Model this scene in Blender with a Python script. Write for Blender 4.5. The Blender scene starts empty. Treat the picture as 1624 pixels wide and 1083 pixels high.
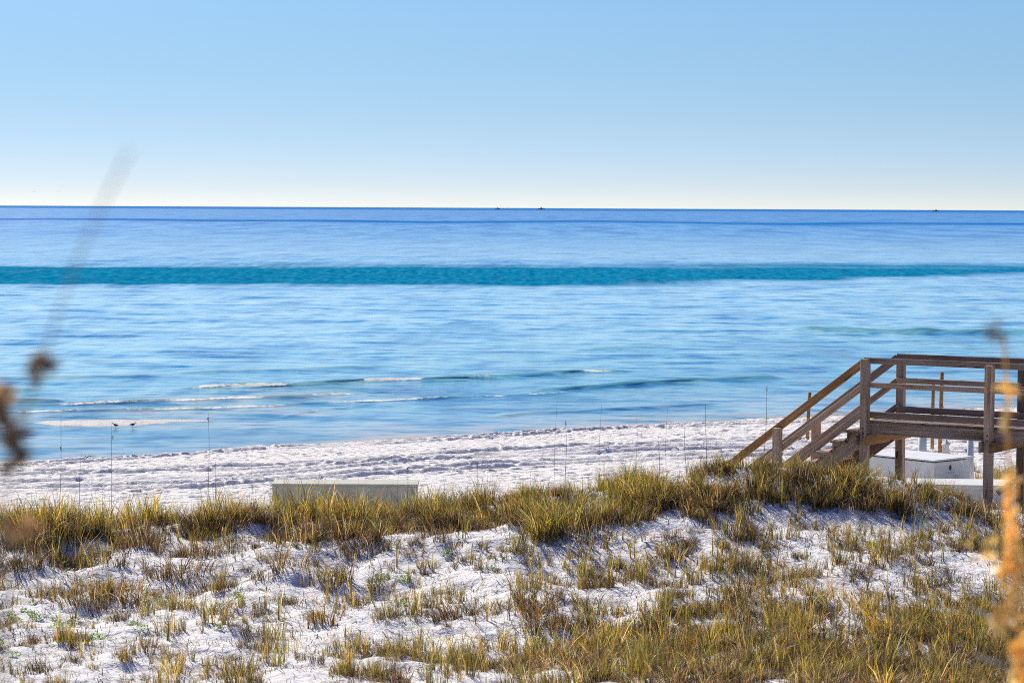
import bpy, bmesh, math, random
import numpy as np
from mathutils import Vector, Matrix
R = math.radians
rng = np.random.default_rng(7)
random.seed(7)
sc = bpy.context.scene
col = sc.collection

# ------------------------------------------------------------------ camera
CZ = 8.0                                   # camera height above the sea
FPX, CX, CY = 85 / 36 * 1624, 812.0, 541.5   # photograph pixels, used to convert measurements
PITCH, ROLL = R(3.19), R(0.28)
cam = bpy.data.cameras.new('camera'); cam.lens = 85; cam.sensor_width = 36
cam.clip_start = 0.1; cam.clip_end = 60000
cam.dof.use_dof = True; cam.dof.focus_distance = 46; cam.dof.aperture_fstop = 4.8
co = bpy.data.objects.new('camera', cam); col.objects.link(co); sc.camera = co
CM = Matrix.Translation((0, 0, CZ)) @ Matrix.Rotation(math.pi / 2 - PITCH, 4, 'X') @ Matrix.Rotation(ROLL, 4, 'Z')
co.matrix_world = CM
CI = CM.inverted()

# ------------------------------------------------------------------ sky, sun, exposure
SUN_AZ, SUN_EL = R(-27), R(40)             # left of the view direction (+Y), elevation
w = bpy.data.worlds.new('World'); sc.world = w; w.use_nodes = True
nt = w.node_tree; nt.nodes.clear()
sky = nt.nodes.new('ShaderNodeTexSky'); sky.sky_type = 'NISHITA'; sky.sun_disc = False
sky.sun_elevation = SUN_EL; sky.sun_rotation = SUN_AZ
sky.altitude = 0; sky.air_density = 1.0; sky.dust_density = 0.1; sky.ozone_density = 3.0
hs = nt.nodes.new('ShaderNodeHueSaturation'); hs.inputs['Saturation'].default_value = 1.05
bg = nt.nodes.new('ShaderNodeBackground'); bg.inputs['Strength'].default_value = 0.1275
wo = nt.nodes.new('ShaderNodeOutputWorld')
tcw = nt.nodes.new('ShaderNodeTexCoord'); sx = nt.nodes.new('ShaderNodeSeparateXYZ'); ml = nt.nodes.new('ShaderNodeMath'); ml.operation = 'MULTIPLY_ADD'
ml.inputs[1].default_value = 4.0; ml.inputs[2].default_value = .065   # the gradient of this clear winter sky is steep above the horizon
cb = nt.nodes.new('ShaderNodeCombineXYZ'); nm = nt.nodes.new('ShaderNodeVectorMath'); nm.operation = 'NORMALIZE'
nt.links.new(tcw.outputs['Generated'], sx.inputs[0]); nt.links.new(sx.outputs[0], cb.inputs[0]); nt.links.new(sx.outputs[1], cb.inputs[1])
nt.links.new(sx.outputs[2], ml.inputs[0]); nt.links.new(ml.outputs[0], cb.inputs[2]); nt.links.new(cb.outputs[0], nm.inputs[0]); nt.links.new(nm.outputs[0], sky.inputs[0])
nt.links.new(sky.outputs[0], hs.inputs['Color']); tint = nt.nodes.new('ShaderNodeValToRGB'); nt.links.new(sx.outputs[2], tint.inputs[0])   # sky tint by elevation; deep blue overhead is added to blue the shadows
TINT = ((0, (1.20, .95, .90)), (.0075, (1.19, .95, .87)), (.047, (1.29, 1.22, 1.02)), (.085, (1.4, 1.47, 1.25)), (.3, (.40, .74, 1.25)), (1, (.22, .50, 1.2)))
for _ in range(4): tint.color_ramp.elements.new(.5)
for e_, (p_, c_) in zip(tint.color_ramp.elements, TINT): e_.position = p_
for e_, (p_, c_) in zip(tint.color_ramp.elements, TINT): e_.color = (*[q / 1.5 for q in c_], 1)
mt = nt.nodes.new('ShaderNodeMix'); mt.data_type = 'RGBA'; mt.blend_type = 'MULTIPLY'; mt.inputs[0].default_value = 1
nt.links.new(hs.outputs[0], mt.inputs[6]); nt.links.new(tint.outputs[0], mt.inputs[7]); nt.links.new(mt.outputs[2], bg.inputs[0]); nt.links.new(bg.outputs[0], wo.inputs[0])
sl = bpy.data.lights.new('sun', 'SUN'); sl.energy = 4.7; sl.angle = R(0.5); sl.color = (1, .95, .87)
so = bpy.data.objects.new('sun', sl); col.objects.link(so)
sd = Vector((math.sin(SUN_AZ) * math.cos(SUN_EL), math.cos(SUN_AZ) * math.cos(SUN_EL), math.sin(SUN_EL)))
so.rotation_euler = sd.to_track_quat('Z', 'Y').to_euler(); so.location = (0, 0, 60)
vs = sc.view_settings; sc.display_settings.display_device = 'sRGB'
vs.view_transform = 'Standard'; vs.look = 'None'; vs.gamma = 1; vs.exposure = 0.35
sc.cycles.use_denoising = False; sc.cycles.pixel_filter_type = 'BLACKMAN_HARRIS'; sc.cycles.filter_width = 1.0
sc.cycles.max_bounces = 6; sc.cycles.diffuse_bounces = 3; sc.cycles.glossy_bounces = 2; sc.cycles.transmission_bounces = 3
sc.cycles.transparent_max_bounces = 4

# ------------------------------------------------------------------ helpers
def at(px, py, D):
    """world point seen at photo pixel (px,py) at forward distance D (y = D)"""
    d = CM.to_3x3() @ Vector(((px - CX) / FPX, -(py - CY) / FPX, -1))
    return Vector((0, 0, CZ)) + d * (D / d.y)
def proj(x, y, z):
    m = np.array(CI)
    p = m[:3, :3] @ np.stack([np.ravel(x), np.ravel(y), np.ravel(z)]) + m[:3, 3:4]
    return CX + FPX * p[0] / -p[2], CY - FPX * p[1] / -p[2]
def sstep(a, b, x):
    t = np.clip((x - a) / (b - a), 0, 1); return t * t * (3 - 2 * t)

_perm = np.random.default_rng(3).permutation(256); _perm = np.concatenate([_perm, _perm])
_ang = np.random.default_rng(4).uniform(0, 2 * math.pi, 256)
_gx, _gy = np.cos(_ang), np.sin(_ang)
def perlin(x, y):
    xi = np.floor(x).astype(np.int64); yi = np.floor(y).astype(np.int64)
    xf, yf = x - xi, y - yi
    def g(ix, iy, dx, dy):
        h = _perm[_perm[ix & 255] + (iy & 255)]; return _gx[h] * dx + _gy[h] * dy
    u = xf ** 3 * (xf * (xf * 6 - 15) + 10); v = yf ** 3 * (yf * (yf * 6 - 15) + 10)
    a = g(xi, yi, xf, yf); b = g(xi + 1, yi, xf - 1, yf); c = g(xi, yi + 1, xf, yf - 1); d = g(xi + 1, yi + 1, xf - 1, yf - 1)
    return ((a + u * (b - a)) + v * ((c + u * (d - c)) - (a + u * (b - a)))) * 1.5
def fbm(x, y, s, n=3, ox=0):
    r = 0; a = 1.0
    for i in range(n):
        r = r + a * perlin(x / s + 17.3 * i + ox, y / s + 5.1 * i + ox * .7); s *= .5; a *= .5
    return r

# shoreline distance and beach
def shore(x):
    y = np.interp(x, [-300, -60, -15.9, -11, -4.6, 3.7, 9.0, 18, 60, 300], [30, 62, 75.0, 77, 83.2, 87.6, 92.0, 97, 115, 180])
    return y + .35 * perlin(x / 9., x * 0 + .5) + .12 * perlin(x / 2.3, x * 0 + 8.5)
def backz(x): return np.interp(x, [-20, 0, 8, 20], [-5.62, -5.55, -5.42, -5.3])
def crestz(x):
    return np.interp(x, [-60, -12, -7.5, -3.8, -1.04, 1.74, 3.0, 3.93, 5.17, 7.0, 9, 14, 60], [-4.4, -4.6, -4.74, -4.7, -4.5, -4.08, -3.9, -3.82, -4.0, -4.42, -4.5, -4.3, -4.3])
def cresty(x): return 35.4 + .55 * perlin(x / 4. + 3, x * 0 + .3) + .25 * perlin(x / 1.5, x * 0 + 2.3)
def track_lines():
    out = []
    def bp(px, py):     # pixel to the mean beach plane
        for D in np.arange(42, 98, .1):
            p = at(px, py, D)
            if p.z < beach_mean(np.array([p.x]), np.array([D]))[0] + CZ: return p.x, D
        return p.x, 98
    for pts in ([(-80, 758), (200, 752), (400, 745), (700, 725), (1000, 709), (1300, 693), (1700, 676)],
                [(-80, 774), (150, 768), (330, 763), (520, 745), (760, 727), (1000, 718), (1330, 706)],
                [(-80, 783), (300, 776), (560, 757), (800, 742), (1010, 730), (1330, 722)],
                [(-80, 746), (300, 722), (600, 706), (800, 694), (1000, 680), (1300, 672)]):
        q = [bp(*p) for p in pts]; out.append((np.array([a for a, b in q]), np.array([b for a, b in q])))
    return out
def beach_mean(x, y):
    S = shore(x); t = (y - 42) / (S - 42)
    z = backz(x) + (-8 - backz(x)) * t
    return np.where(t > 1, -8 - (y - S) * .045, z)
TR = track_lines()
def H(x, y):
    """terrain height, world z"""
    x = np.asarray(x, float); y = np.asarray(y, float)
    cy, cz = cresty(x), crestz(x)
    # near slope (camera stands on a higher dune behind), hollow, seaward dune face
    vz = -5.2 + .012 * np.clip(x, -4, 12)
    near = np.interp(y, [-60, -6, 1, 4, 10, 18, 24, 27.5, 60], [-1.5, -1.5, -1.6, -2.1, -3.4, -4.75, -5.22, -5.25, -5.25]) + 0 * x
    near = near - (-5.25) + vz
    face = sstep(28.2, 1, (28.2 - y) * 0 + y)  # placeholder keeps shapes
    t = np.clip((y - 28.0) / (cy - 28.0), 0, 1)
    prof = .25 * t + .75 * t ** 2.1
    front = vz + (cz - vz) * prof
    front = np.where(y < 28, near, front)
    tb = np.clip((y - cy) / 6.2, 0, 1)
    back = cz + (backz(x) - cz) * (1 - (1 - tb) ** 1.6)
    bm = beach_mean(x, y)
    z = np.where(y < cy, front, np.where(y < 42.5, np.minimum(back, 99), bm))
    wbl = sstep(40.5, 42.5, y); z = np.where((y >= cy) & (y < 42.5), back * (1 - wbl) + bm * wbl, z)
    # hummocks on the dune
    dune = sstep(20, 25, y) * (1 - sstep(37.5, 41.5, y))
    hum = .13 * fbm(x, y * .8, 2.4, 2) + .05 * fbm(x + 40, y, .95, 3) + .022 * fbm(x, y + 9, .36, 3) - .07 * np.clip(fbm(x + 7, y, .5, 2, 13) - .3, 0, 1) + .005 * fbm(x, y, .14, 1)
    hum += .05 * np.abs(fbm(x + 3, y + 70, 1.1, 2))
    left = 1 - sstep(-1.5, 3, x)
    hum += (left * .17 + .02) * fbm(x * 1.2 + 9, y * .7, 1.5, 2, 31) * sstep(30.5, 32, y)
    z = z + dune * hum * np.where(y > cy, .55, 1)
    # beach: footprints and tracks
    S = shore(x)
    b = sstep(38, 42, y) * (1 - sstep(-1.6, -.1, y - S))
    n1 = fbm(x * .6, y, .62, 2, 11); n2 = fbm(x * .95, y, .25, 2, 50); n0 = fbm(x, y, 5, 2, 3)
    foot = -.07 * np.clip(n1 - .12, 0, .5) ** .8 - .24 * np.clip(n2 - .12, 0, .5) ** .85 + .03 * n1 * n1 + .05 * n0 + .05 * np.abs(fbm(x, y, 1.6, 2, 5)) 
    for X, Y in TR:
        yt = np.interp(x, X, Y)
        for off in (0., 1.7):
            d = (y - yt - off) + .05 * perlin(x / .9, y * 0 + off)
            foot = foot * (1 - .7 * np.exp(-(d / .45) ** 2)) - .16 * np.exp(-(d / .26) ** 2) + .12 * np.exp(-((d - .5) / .2) ** 2) + .05 * np.exp(-((d + .5) / .2) ** 2)
    calm = sstep(42, 46, y) * (.55 + .45 * sstep(-.35, .25, fbm(x, y, 7, 2, 77)))
    z = z + b * foot * np.maximum(calm, .4)
    # wet sand bar off the left shore
    e = ((x + 15.0) / 2.3) ** 2 + ((y - 88.6 - .08 * (x + 15) - .2 * perlin(x / 1.1, y * 0)) / 1.25) ** 2
    e2 = ((x + 12.6) / 1.4) ** 2 + ((y - 89.6) / .5) ** 2
    z = np.where(y > 84.5, np.maximum(z, -8 + .045 * (1 - e) + .022 * perlin(x / .7, y / .35)), z)
    z = np.where(y > 84.5, np.maximum(z, -8 + .03 * (1 - e2)), z)
    z = np.maximum(z, -12)
    return z + CZ
def Hs(x, y): return float(H(np.array([x]), np.array([y]))[0])

def new_mesh(name, V, F, mat, parent=None, smooth=True, attrs=None):
    """V (n,3) array, F list/array of faces of one or mixed size"""
    me = bpy.data.meshes.new(name)
    V = np.asarray(V, np.float32)
    if isinstance(F, np.ndarray):
        k = F.shape[1]; n = len(F)
        me.vertices.add(len(V)); me.vertices.foreach_set('co', V.ravel())
        me.loops.add(n * k); me.loops.foreach_set('vertex_index', F.astype(np.int32).ravel())
        me.polygons.add(n); me.polygons.foreach_set('loop_start', np.arange(0, n * k, k, dtype=np.int32))
        me.update(calc_edges=True)
    else:
        me.from_pydata(V.tolist(), [], F); me.update()
    if smooth: me.polygons.foreach_set('use_smooth', np.ones(len(me.polygons), bool))
    for an, data in (attrs or {}).items():
        data = np.asarray(data, np.float32)
        if data.ndim == 1:
            a = me.attributes.new(an, 'FLOAT', 'POINT'); a.data.foreach_set('value', data)
        else:
            a = me.attributes.new(an, 'FLOAT_COLOR', 'POINT')
            a.data.foreach_set('color', np.concatenate([data, np.ones((len(data), 1), np.float32)], 1).ravel())
    if mat: me.materials.append(mat)
    o = bpy.data.objects.new(name, me); col.objects.link(o)
    if parent: o.parent = parent
    return o
def tag(o, label=None, cat=None, group=None, kind=None):
    if label: o['label'] = label
    if cat: o['category'] = cat
    if group: o['group'] = group
    if kind: o['kind'] = kind
    return o
def empty(name, loc, rz=0, **k):
    o = bpy.data.objects.new(name, None); col.objects.link(o); o.location = loc; o.rotation_euler = (0, 0, rz)
    o.empty_display_size = .2; return tag(o, **k)
def grid(xs, ys, zf):
    X, Y = np.meshgrid(xs, ys); Z = zf(X, Y)
    nx, ny = len(xs), len(ys)
    i = np.arange(nx * ny).reshape(ny, nx)
    F = np.stack([i[:-1, :-1], i[:-1, 1:], i[1:, 1:], i[1:, :-1]], -1).reshape(-1, 4)
    return np.stack([X, Y, Z], -1).reshape(-1, 3), F

class N:
    """tiny node-building helper"""
    def __init__(s, name):
        s.m = bpy.data.materials.new(name); s.m.use_nodes = True; s.t = s.m.node_tree; s.t.nodes.clear()
    def n(s, typ, ins=None, **props):
        nd = s.t.nodes.new(typ)
        for k, v in props.items(): setattr(nd, k, v)
        for k, v in (ins or {}).items():
            if isinstance(v, bpy.types.NodeSocket): s.t.links.new(v, nd.inputs[k])
            else: nd.inputs[k].default_value = v
        return nd
    def ramp(s, fac, stops):
        r = s.n('ShaderNodeValToRGB', {'Fac': fac}); e = r.color_ramp.elements
        while len(e) < len(stops): e.new(.5)
        for q, (p, c) in zip(e, stops): q.position = p; q.color = (*c, 1) if len(c) == 3 else c
        return r.outputs[0]
    def mix(s, f, a, b, bt='MIX'):
        m = s.n('ShaderNodeMix', data_type='RGBA', blend_type=bt)
        for i, v in ((0, f), (6, a), (7, b)):
            if isinstance(v, bpy.types.NodeSocket): s.t.links.new(v, m.inputs[i])
            else: m.inputs[i].default_value = v if i == 0 or len(v) == 4 else (*v, 1)
        return m.outputs[2]
    def math(s, op, a, b=0.0, clamp=False):
        m = s.n('ShaderNodeMath', {0: a, 1: b}, operation=op, use_clamp=clamp); return m.outputs[0]
    def noise(s, vec, scale, detail=3, rough=.5, sc3=None, rot=None):
        if sc3: vec = s.n('ShaderNodeMapping', {'Vector': vec, 'Scale': sc3, **({'Rotation': rot} if rot else {})}).outputs[0]
        return s.n('ShaderNodeTexNoise', {'Vector': vec, 'Scale': scale, 'Detail': detail, 'Roughness': rough}).outputs[0]
    def out(s, sh): s.n('ShaderNodeOutputMaterial', {'Surface': sh}); return s.m

# ------------------------------------------------------------------ materials
def sand_mat():
    b = N('sand'); tc = b.n('ShaderNodeTexCoord').outputs['Object']
    wet = b.n('ShaderNodeAttribute', attribute_name='wet').outputs['Fac']
    n1 = b.noise(tc, 1.3, 4); n2 = b.noise(tc, 14, 3); n3 = b.noise(tc, 60, 2); n4 = b.noise(tc, 1, 4, .65, (5, 5, 5))
    c = b.ramp(n1, [(.3, (.80, .76, .71)), (.7, (.87, .835, .785))])
    c = b.mix(b.ramp(n2, [(.45, (0, 0, 0)), (.75, (.35, .35, .35))]), c, (.66, .62, .58))
    c = b.mix(wet, c, (.34, .285, .235))
    c = b.mix(b.ramp(n4, [(.56, (0, 0, 0)), (.68, (.24, .24, .24))]), c, (.50, .44, .39))
    h = b.math('ADD', b.math('ADD', b.math('MULTIPLY', n2, .8), b.math('MULTIPLY', n3, .3)), b.math('MULTIPLY', n4, 1.6))
    bp = b.n('ShaderNodeBump', {'Height': h, 'Distance': .05, 'Strength': .65})
    ro = b.math('SUBTRACT', .95, b.math('MULTIPLY', wet, .5))
    return b.out(b.n('ShaderNodeBsdfPrincipled', {'Base Color': c, 'Roughness': ro, 'Specular IOR Level': .2, 'Normal': bp.outputs[0]}).outputs[0])
def water_mat():
    b = N('sea_water'); tc = b.n('ShaderNodeTexCoord').outputs['Object']
    body = b.n('ShaderNodeAttribute', attribute_name='body').outputs['Color']
    foam = b.n('ShaderNodeAttribute', attribute_name='foam').outputs['Fac']
    ruf = b.n('ShaderNodeAttribute', attribute_name='ruffle').outputs['Fac']
    calm = b.n('ShaderNodeAttribute', attribute_name='calm').outputs['Fac']
    a1 = b.noise(tc, 1, 3, .55, (.50, .60, 1), (0, 0, R(6)))
    a2 = b.noise(tc, 1, 3, .6, (.24, .10, 1), (0, 0, R(-3)))
    a3 = b.noise(tc, 1, 3, .6, (.14, .016, 1))
    a0 = b.noise(tc, 1, 2, .5, (1.6, 3.2, 1), (0, 0, R(8)))
    h = b.math('ADD', b.math('MULTIPLY', a1, .085), b.math('MULTIPLY', a0, .022))
    h = b.math('ADD', h, b.math('MULTIPLY', a2, .30))
    h = b.math('ADD', h, b.math('MULTIPLY', a3, 1.6))
    amp = b.math('ADD', b.math('MULTIPLY', calm, -.8), 1.0)
    bp = b.n('ShaderNodeBump', {'Height': h, 'Distance': 1.0, 'Strength': b.math('MULTIPLY', amp, b.math('ADD', .75, b.math('MULTIPLY', ruf, .25), True))})
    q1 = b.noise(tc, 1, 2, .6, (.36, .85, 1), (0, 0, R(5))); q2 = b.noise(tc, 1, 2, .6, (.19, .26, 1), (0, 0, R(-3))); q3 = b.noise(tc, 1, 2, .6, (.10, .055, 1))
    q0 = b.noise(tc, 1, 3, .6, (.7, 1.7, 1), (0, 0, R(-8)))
    st = lambda q: b.ramp(q, [(.37, (.05, .42, .68)), (.43, (.70, .87, .95)), (.48, (1.04, 1.02, 1.0)), (.62, (1.28, 1.13, 1.04))])  # streaks put the ripples' uneven sky reflection into the water colour
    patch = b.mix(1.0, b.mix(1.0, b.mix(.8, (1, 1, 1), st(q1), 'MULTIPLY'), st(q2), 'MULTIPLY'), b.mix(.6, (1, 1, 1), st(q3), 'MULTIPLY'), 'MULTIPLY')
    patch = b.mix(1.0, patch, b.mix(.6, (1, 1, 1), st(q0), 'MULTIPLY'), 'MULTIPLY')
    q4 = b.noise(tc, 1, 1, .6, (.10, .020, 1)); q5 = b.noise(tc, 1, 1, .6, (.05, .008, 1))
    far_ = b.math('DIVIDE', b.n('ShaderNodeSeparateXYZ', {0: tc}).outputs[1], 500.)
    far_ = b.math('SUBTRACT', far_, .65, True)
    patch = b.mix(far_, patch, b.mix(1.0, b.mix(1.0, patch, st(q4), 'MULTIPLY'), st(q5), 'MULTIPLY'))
    wv = b.n('ShaderNodeAttribute', attribute_name='wave').outputs['Fac']
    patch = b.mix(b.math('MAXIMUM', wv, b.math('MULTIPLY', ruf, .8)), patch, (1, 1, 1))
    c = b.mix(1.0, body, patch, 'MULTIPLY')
    sp = b.noise(tc, 1, 3, .7, (1.1, .22, 1))
    c = b.mix(b.math('MULTIPLY', ruf, b.ramp(sp, [(.44, (0, 0, 0)), (.72, (.5, .5, .5))])), c, (.07, .36, .55))
    rough = b.math('ADD', .12, b.math('MULTIPLY', ruf, .35))
    wat = b.n('ShaderNodeBsdfPrincipled', {'Base Color': c, 'Roughness': rough, 'IOR': 1.33, 'Normal': bp.outputs[0],
              'Specular IOR Level': b.math('SUBTRACT', .5, b.math('MULTIPLY', ruf, .5))}).outputs[0]
    fn = b.noise(tc, 1, 4, .7, (5, 5, 1))
    ff = b.math('MULTIPLY', b.math('SUBTRACT', b.math('ADD', foam, b.math('MULTIPLY', fn, 1.3)), .98), 2.6, True)
    fs = b.n('ShaderNodeBsdfPrincipled', {'Base Color': (.80, .76, .66, 1), 'Roughness': .7}).outputs[0]
    return b.out(b.n('ShaderNodeMixShader', {0: ff, 1: wat, 2: fs}).outputs[0])
def wood_mat(name, c0, c1, c2, warm=.0):
    b = N(name); tc = b.n('ShaderNodeTexCoord').outputs['Object']
    inf = b.n('ShaderNodeObjectInfo').outputs['Random']
    v = b.n('ShaderNodeVectorMath', {0: tc, 1: b.n('ShaderNodeCombineXYZ', {0: b.math('MULTIPLY', inf, 37.), 1: b.math('MULTIPLY', inf, 11.)}).outputs[0]}, operation='ADD').outputs[0]
    g = b.noise(v, 1, 5, .65, (1.2, 26, 26)); l = b.noise(v, 1, 3, .5, (1.5, 5, 5)); k = b.noise(v, 1, 1, .5, (3.5, 16, 16))
    c = b.ramp(g, [(.3, c0), (.5, c1), (.72, c2)])
    c = b.mix(b.ramp(l, [(.42, (0, 0, 0)), (.62, (.75, .75, .75))]), c, (.21, .115, .045) if warm else (.40, .33, .28))
    c = b.mix(b.ramp(k, [(.70, (0, 0, 0)), (.76, (.85, .85, .85))]), c, (.02, .015, .012))
    c = b.mix(1.0, c, b.ramp(inf, [(0, (.45, .42, .44)), (.5, (.95, .93, .92)), (1, (1.3, 1.2, 1.08))]), 'MULTIPLY')
    bp = b.n('ShaderNodeBump', {'Height': g, 'Distance': .012, 'Strength': .8})
    return b.out(b.n('ShaderNodeBsdfPrincipled', {'Base Color': c, 'Roughness': .8, 'Specular IOR Level': .25, 'Normal': bp.outputs[0]}).outputs[0])
def plain(name, c, c2=None, rough=.7, scale=4, bump=.2, metallic=0.):
    b = N(name); tc = b.n('ShaderNodeTexCoord').outputs['Object']
    n1 = b.noise(tc, scale, 4, .6)
    cc = b.ramp(n1, [(.3, c), (.7, c2 or tuple(x * .8 for x in c))])
    bp = b.n('ShaderNodeBump', {'Height': b.noise(tc, scale * 8, 3), 'Distance': .01, 'Strength': bump})
    return b.out(b.n('ShaderNodeBsdfPrincipled', {'Base Color': cc, 'Roughness': rough, 'Metallic': metallic, 'Normal': bp.outputs[0]}).outputs[0])
def leaf_mat(name='grass_blade', trans=.5):
    b = N(name); c = b.n('ShaderNodeAttribute', attribute_name='tint').outputs['Color']
    rnd = b.n('ShaderNodeObjectInfo').outputs['Random']
    c = b.mix(1.0, c, b.ramp(rnd, [(0, (.55, .55, .55)), (.35, (1.0, .9, .8)), (.7, (1.15, 1.1, .9)), (1, (1.5, 1.3, 1.0))]), 'MULTIPLY')
    d = b.n('ShaderNodeBsdfDiffuse', {'Color': c}).outputs[0]
    t = b.n('ShaderNodeBsdfTranslucent', {'Color': b.mix(.5, c, (1.0, .96, .42), 'MULTIPLY')}).outputs[0]
    g = b.n('ShaderNodeBsdfGlossy', {'Color': (1, 1, .95, 1), 'Roughness': .45}).outputs[0]
    s = b.n('ShaderNodeMixShader', {0: trans, 1: d, 2: t}).outputs[0]
    return b.out(b.n('ShaderNodeMixShader', {0: .05, 1: s, 2: g}).outputs[0])
M_sand, M_water = sand_mat(), water_mat()
M_wood = wood_mat('weathered_wood', (.12, .08, .055), (.39, .275, .19), (.62, .49, .37))
M_warm = wood_mat('tan_timber', (.16, .085, .036), (.36, .20, .085), (.52, .32, .16), 1)
M_leaf = leaf_mat()
M_white = plain('white_paint', (.74, .74, .72), (.62, .62, .60), .55, 2.5, .1)
M_grey = plain('grey_green_panel', (.58, .56, .45), (.45, .44, .35), .8, 2.2, .3)
M_lid = plain('weathered_lid', (.50, .49, .40), (.40, .40, .32), .8, 3, .3)
M_dark = plain('dark_plastic', (.025, .025, .03), (.04, .04, .045), .5)
M_yellow = plain('yellow_strip', (.72, .50, .04), (.62, .42, .04), .6)
M_conc = plain('pale_concrete', (.68, .67, .62), (.56, .55, .50), .85, 3, .5)
M_hullw = plain('boat_paint', (.10, .11, .14), (.07, .08, .10), .5, .3)
M_bird = plain('feathers', (.12, .095, .075), (.06, .05, .045), .8, 30)
M_gull = plain('gull_feathers', (.25, .25, .27), (.15, .15, .16), .8, 3)

# ------------------------------------------------------------------ ground and sea
def spread(a, b, n, p=1.0): return a + (b - a) * (np.linspace(0, 1, n) ** p)
fx = np.arange(-19, 19.01, .065)
gx = np.concatenate([-19 - spread(0, 1, 40, 2.2)[:0:-1] * 380, fx, 19 + spread(0, 1, 40, 2.2)[1:] * 380])
gy = np.concatenate([np.linspace(-60, 22, 60), np.arange(22.1, 37, .05), np.arange(37, 98, .065), spread(98, 400, 30, 1.6)])
V, F = grid(gx, gy, H)
wet = (1 - sstep(.03, .16, V[:, 2] + .03 * fbm(V[:, 0], V[:, 1], 1.3, 2))) * (V[:, 1] > 50) * np.where(V[:, 1] > shore(V[:, 0]) + 3, .55, 1.0) + .13 * sstep(40, 44, V[:, 1])
ground = new_mesh('sand_ground', V, F, M_sand, attrs={'wet': wet}); tag(ground, kind='structure')

WAVES = []   # polylines (X, Y, height, width) in world, measured on the flat sea
def wp(px, py):
    d = CM.to_3x3() @ Vector(((px - CX) / FPX, -(py - CY) / FPX, -1)); t = -CZ / d.z
    return d.x * t, d.y * t
def wave(pts, h, wd, foam=()):
    q = [wp(px, py) for px, py, *_ in pts]
    WAVES.append((np.array([a for a, b in q]), np.array([b for a, b in q]), h, wd,
                  [tuple(wp(f[0], f[1])[0] if i == 0 else wp(f[2], f[3])[0] for i in (0, 1)) for f in foam]))
wave([(250, 618), (320, 616), (460, 613), (580, 606), (680, 602), (780, 599), (900, 592), (975, 589), (1030, 588)], .24, .55,
     [(316, 612, 464, 610), (580, 603, 672, 601), (722, 598, 786, 597), (925, 588, 972, 588)])
wave([(-60, 646), (100, 643), (230, 637), (380, 632), (480, 629), (590, 623)], .13, .6, [(100, 643, 212, 640), (216, 637, 420, 630), (490, 628, 560, 622)])
wave([(-60, 656), (100, 652), (250, 650), (420, 645), (560, 637), (700, 632), (830, 627), (960, 619)], .09, .5,
     [(40, 652, 130, 652), (180, 650, 470, 643), (520, 640, 800, 628), (838, 622, 905, 618)])
wave([(820, 626), (900, 618), (980, 612), (1060, 607), (1165, 602), (1260, 600)], .20, .6)
wave([(-60, 634), (0, 637), (60, 637), (105, 636)], .16, .5)
wave([(-60, 620), (0, 621), (60, 619)], .12, .5)
wave([(440, 664), (500, 652), (560, 646), (600, 640)], .06, .4, [(480, 655, 515, 650), (560, 640, 560, 640)])
wave([(1240, 526), (1290, 526), (1400, 528), (1560, 529), (1720, 531)], .42, 1.3)
wave([(760, 664), (860, 655), (1000, 648), (1150, 640)], .07, .7)
wave([(250, 593), (420, 588), (640, 580)], .10, 1.2); wave([(900, 556), (1000, 552), (1080, 548)], .12, 1.5)
wave([(-60, 600), (60, 600), (260, 596)], .12, 1.0)
def swell(x, y):
    z = (.045 * fbm(x * .32, y * .95, 3.4, 2, 5) + .035 * fbm(x * .4 + .1 * y, y * 1.0, 7., 2, 25)) * sstep(100, 135, y) + .018 * fbm(x * .45, y, 1.3, 2, 9) * sstep(80, 100, y) * np.where(x > -4, 1.0, .6)
    z = z + .10 * perlin(x * .03, y / 9. + .05 * x / 9) * sstep(125, 170, y)
    f = np.zeros_like(x); k = np.zeros_like(x)
    for X, Y, h, wd, foam in WAVES:
        yc = np.interp(x, X, Y) + .35 * wd * perlin(x / 3., x * 0 + h * 50)
        L = X[-1] - X[0]
        ends = sstep(0, .12 * L, x - X[0]) * sstep(0, .12 * L, X[-1] - x)
        d = y - yc
        lo = np.where(d < 0, np.exp(-(d / (wd * .75)) ** 2), np.exp(-(d / (wd * 1.6)) ** 2))
        amp = h * ends * (.75 + .35 * perlin(x / 2.2, x * 0 + h * 90))
        z = z + amp * lo; k = np.maximum(k, lo * ends * min(1, h / .2))
        for a, c in foam:
            m = sstep(a - .5, a + .3, x) * (1 - sstep(c - .3, c + .5, x))
            f = np.maximum(f, min(1, .62 + h * 2.2) * m * (.75 + .5 * perlin(x / 1.6, x * 0 + 3.3)) * np.exp(-((d + wd * .4) / (wd * .38)) ** 2) * (.95 + .6 * perlin(x / .35, y / .2)))
    return z, f, k
wx = np.concatenate([-78 - spread(0, 1, 50, 3)[:0:-1] * 14000, np.arange(-78, -26, .6), np.arange(-26, 30, .2), np.arange(30, 80, .6), 80 + spread(0, 1, 50, 3)[1:] * 14000])
wy = np.concatenate([np.arange(58, 84, .16), np.arange(84, 126, .11), np.arange(126, 175, .22), np.arange(175, 360, .42), spread(360, 13500, 160, 3.2)])
V, F = grid(wx, wy, lambda x, y: swell(x, y)[0])
x, y = V[:, 0], V[:, 1]; _, foam, kk = swell(x, y)
dep = -np.minimum(H(x, np.minimum(y, 380)), 0)
n = fbm(x, y, 9, 2, 4)
body = np.empty((len(V), 3))
ds = y - shore(x)
stops = [-10, 0, 4, 14, 30, 60, 110, 170, 400, 1500, 14000]
colr = [(.42, .38, .33), (.34, .36, .36), (.28, .42, .50), (.16, .40, .54), (.18, .47, .62), (.30, .60, .76), (.36, .66, .84), (.28, .58, .80), (.14, .38, .66), (.09, .30, .62), (.04, .20, .50)]
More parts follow.
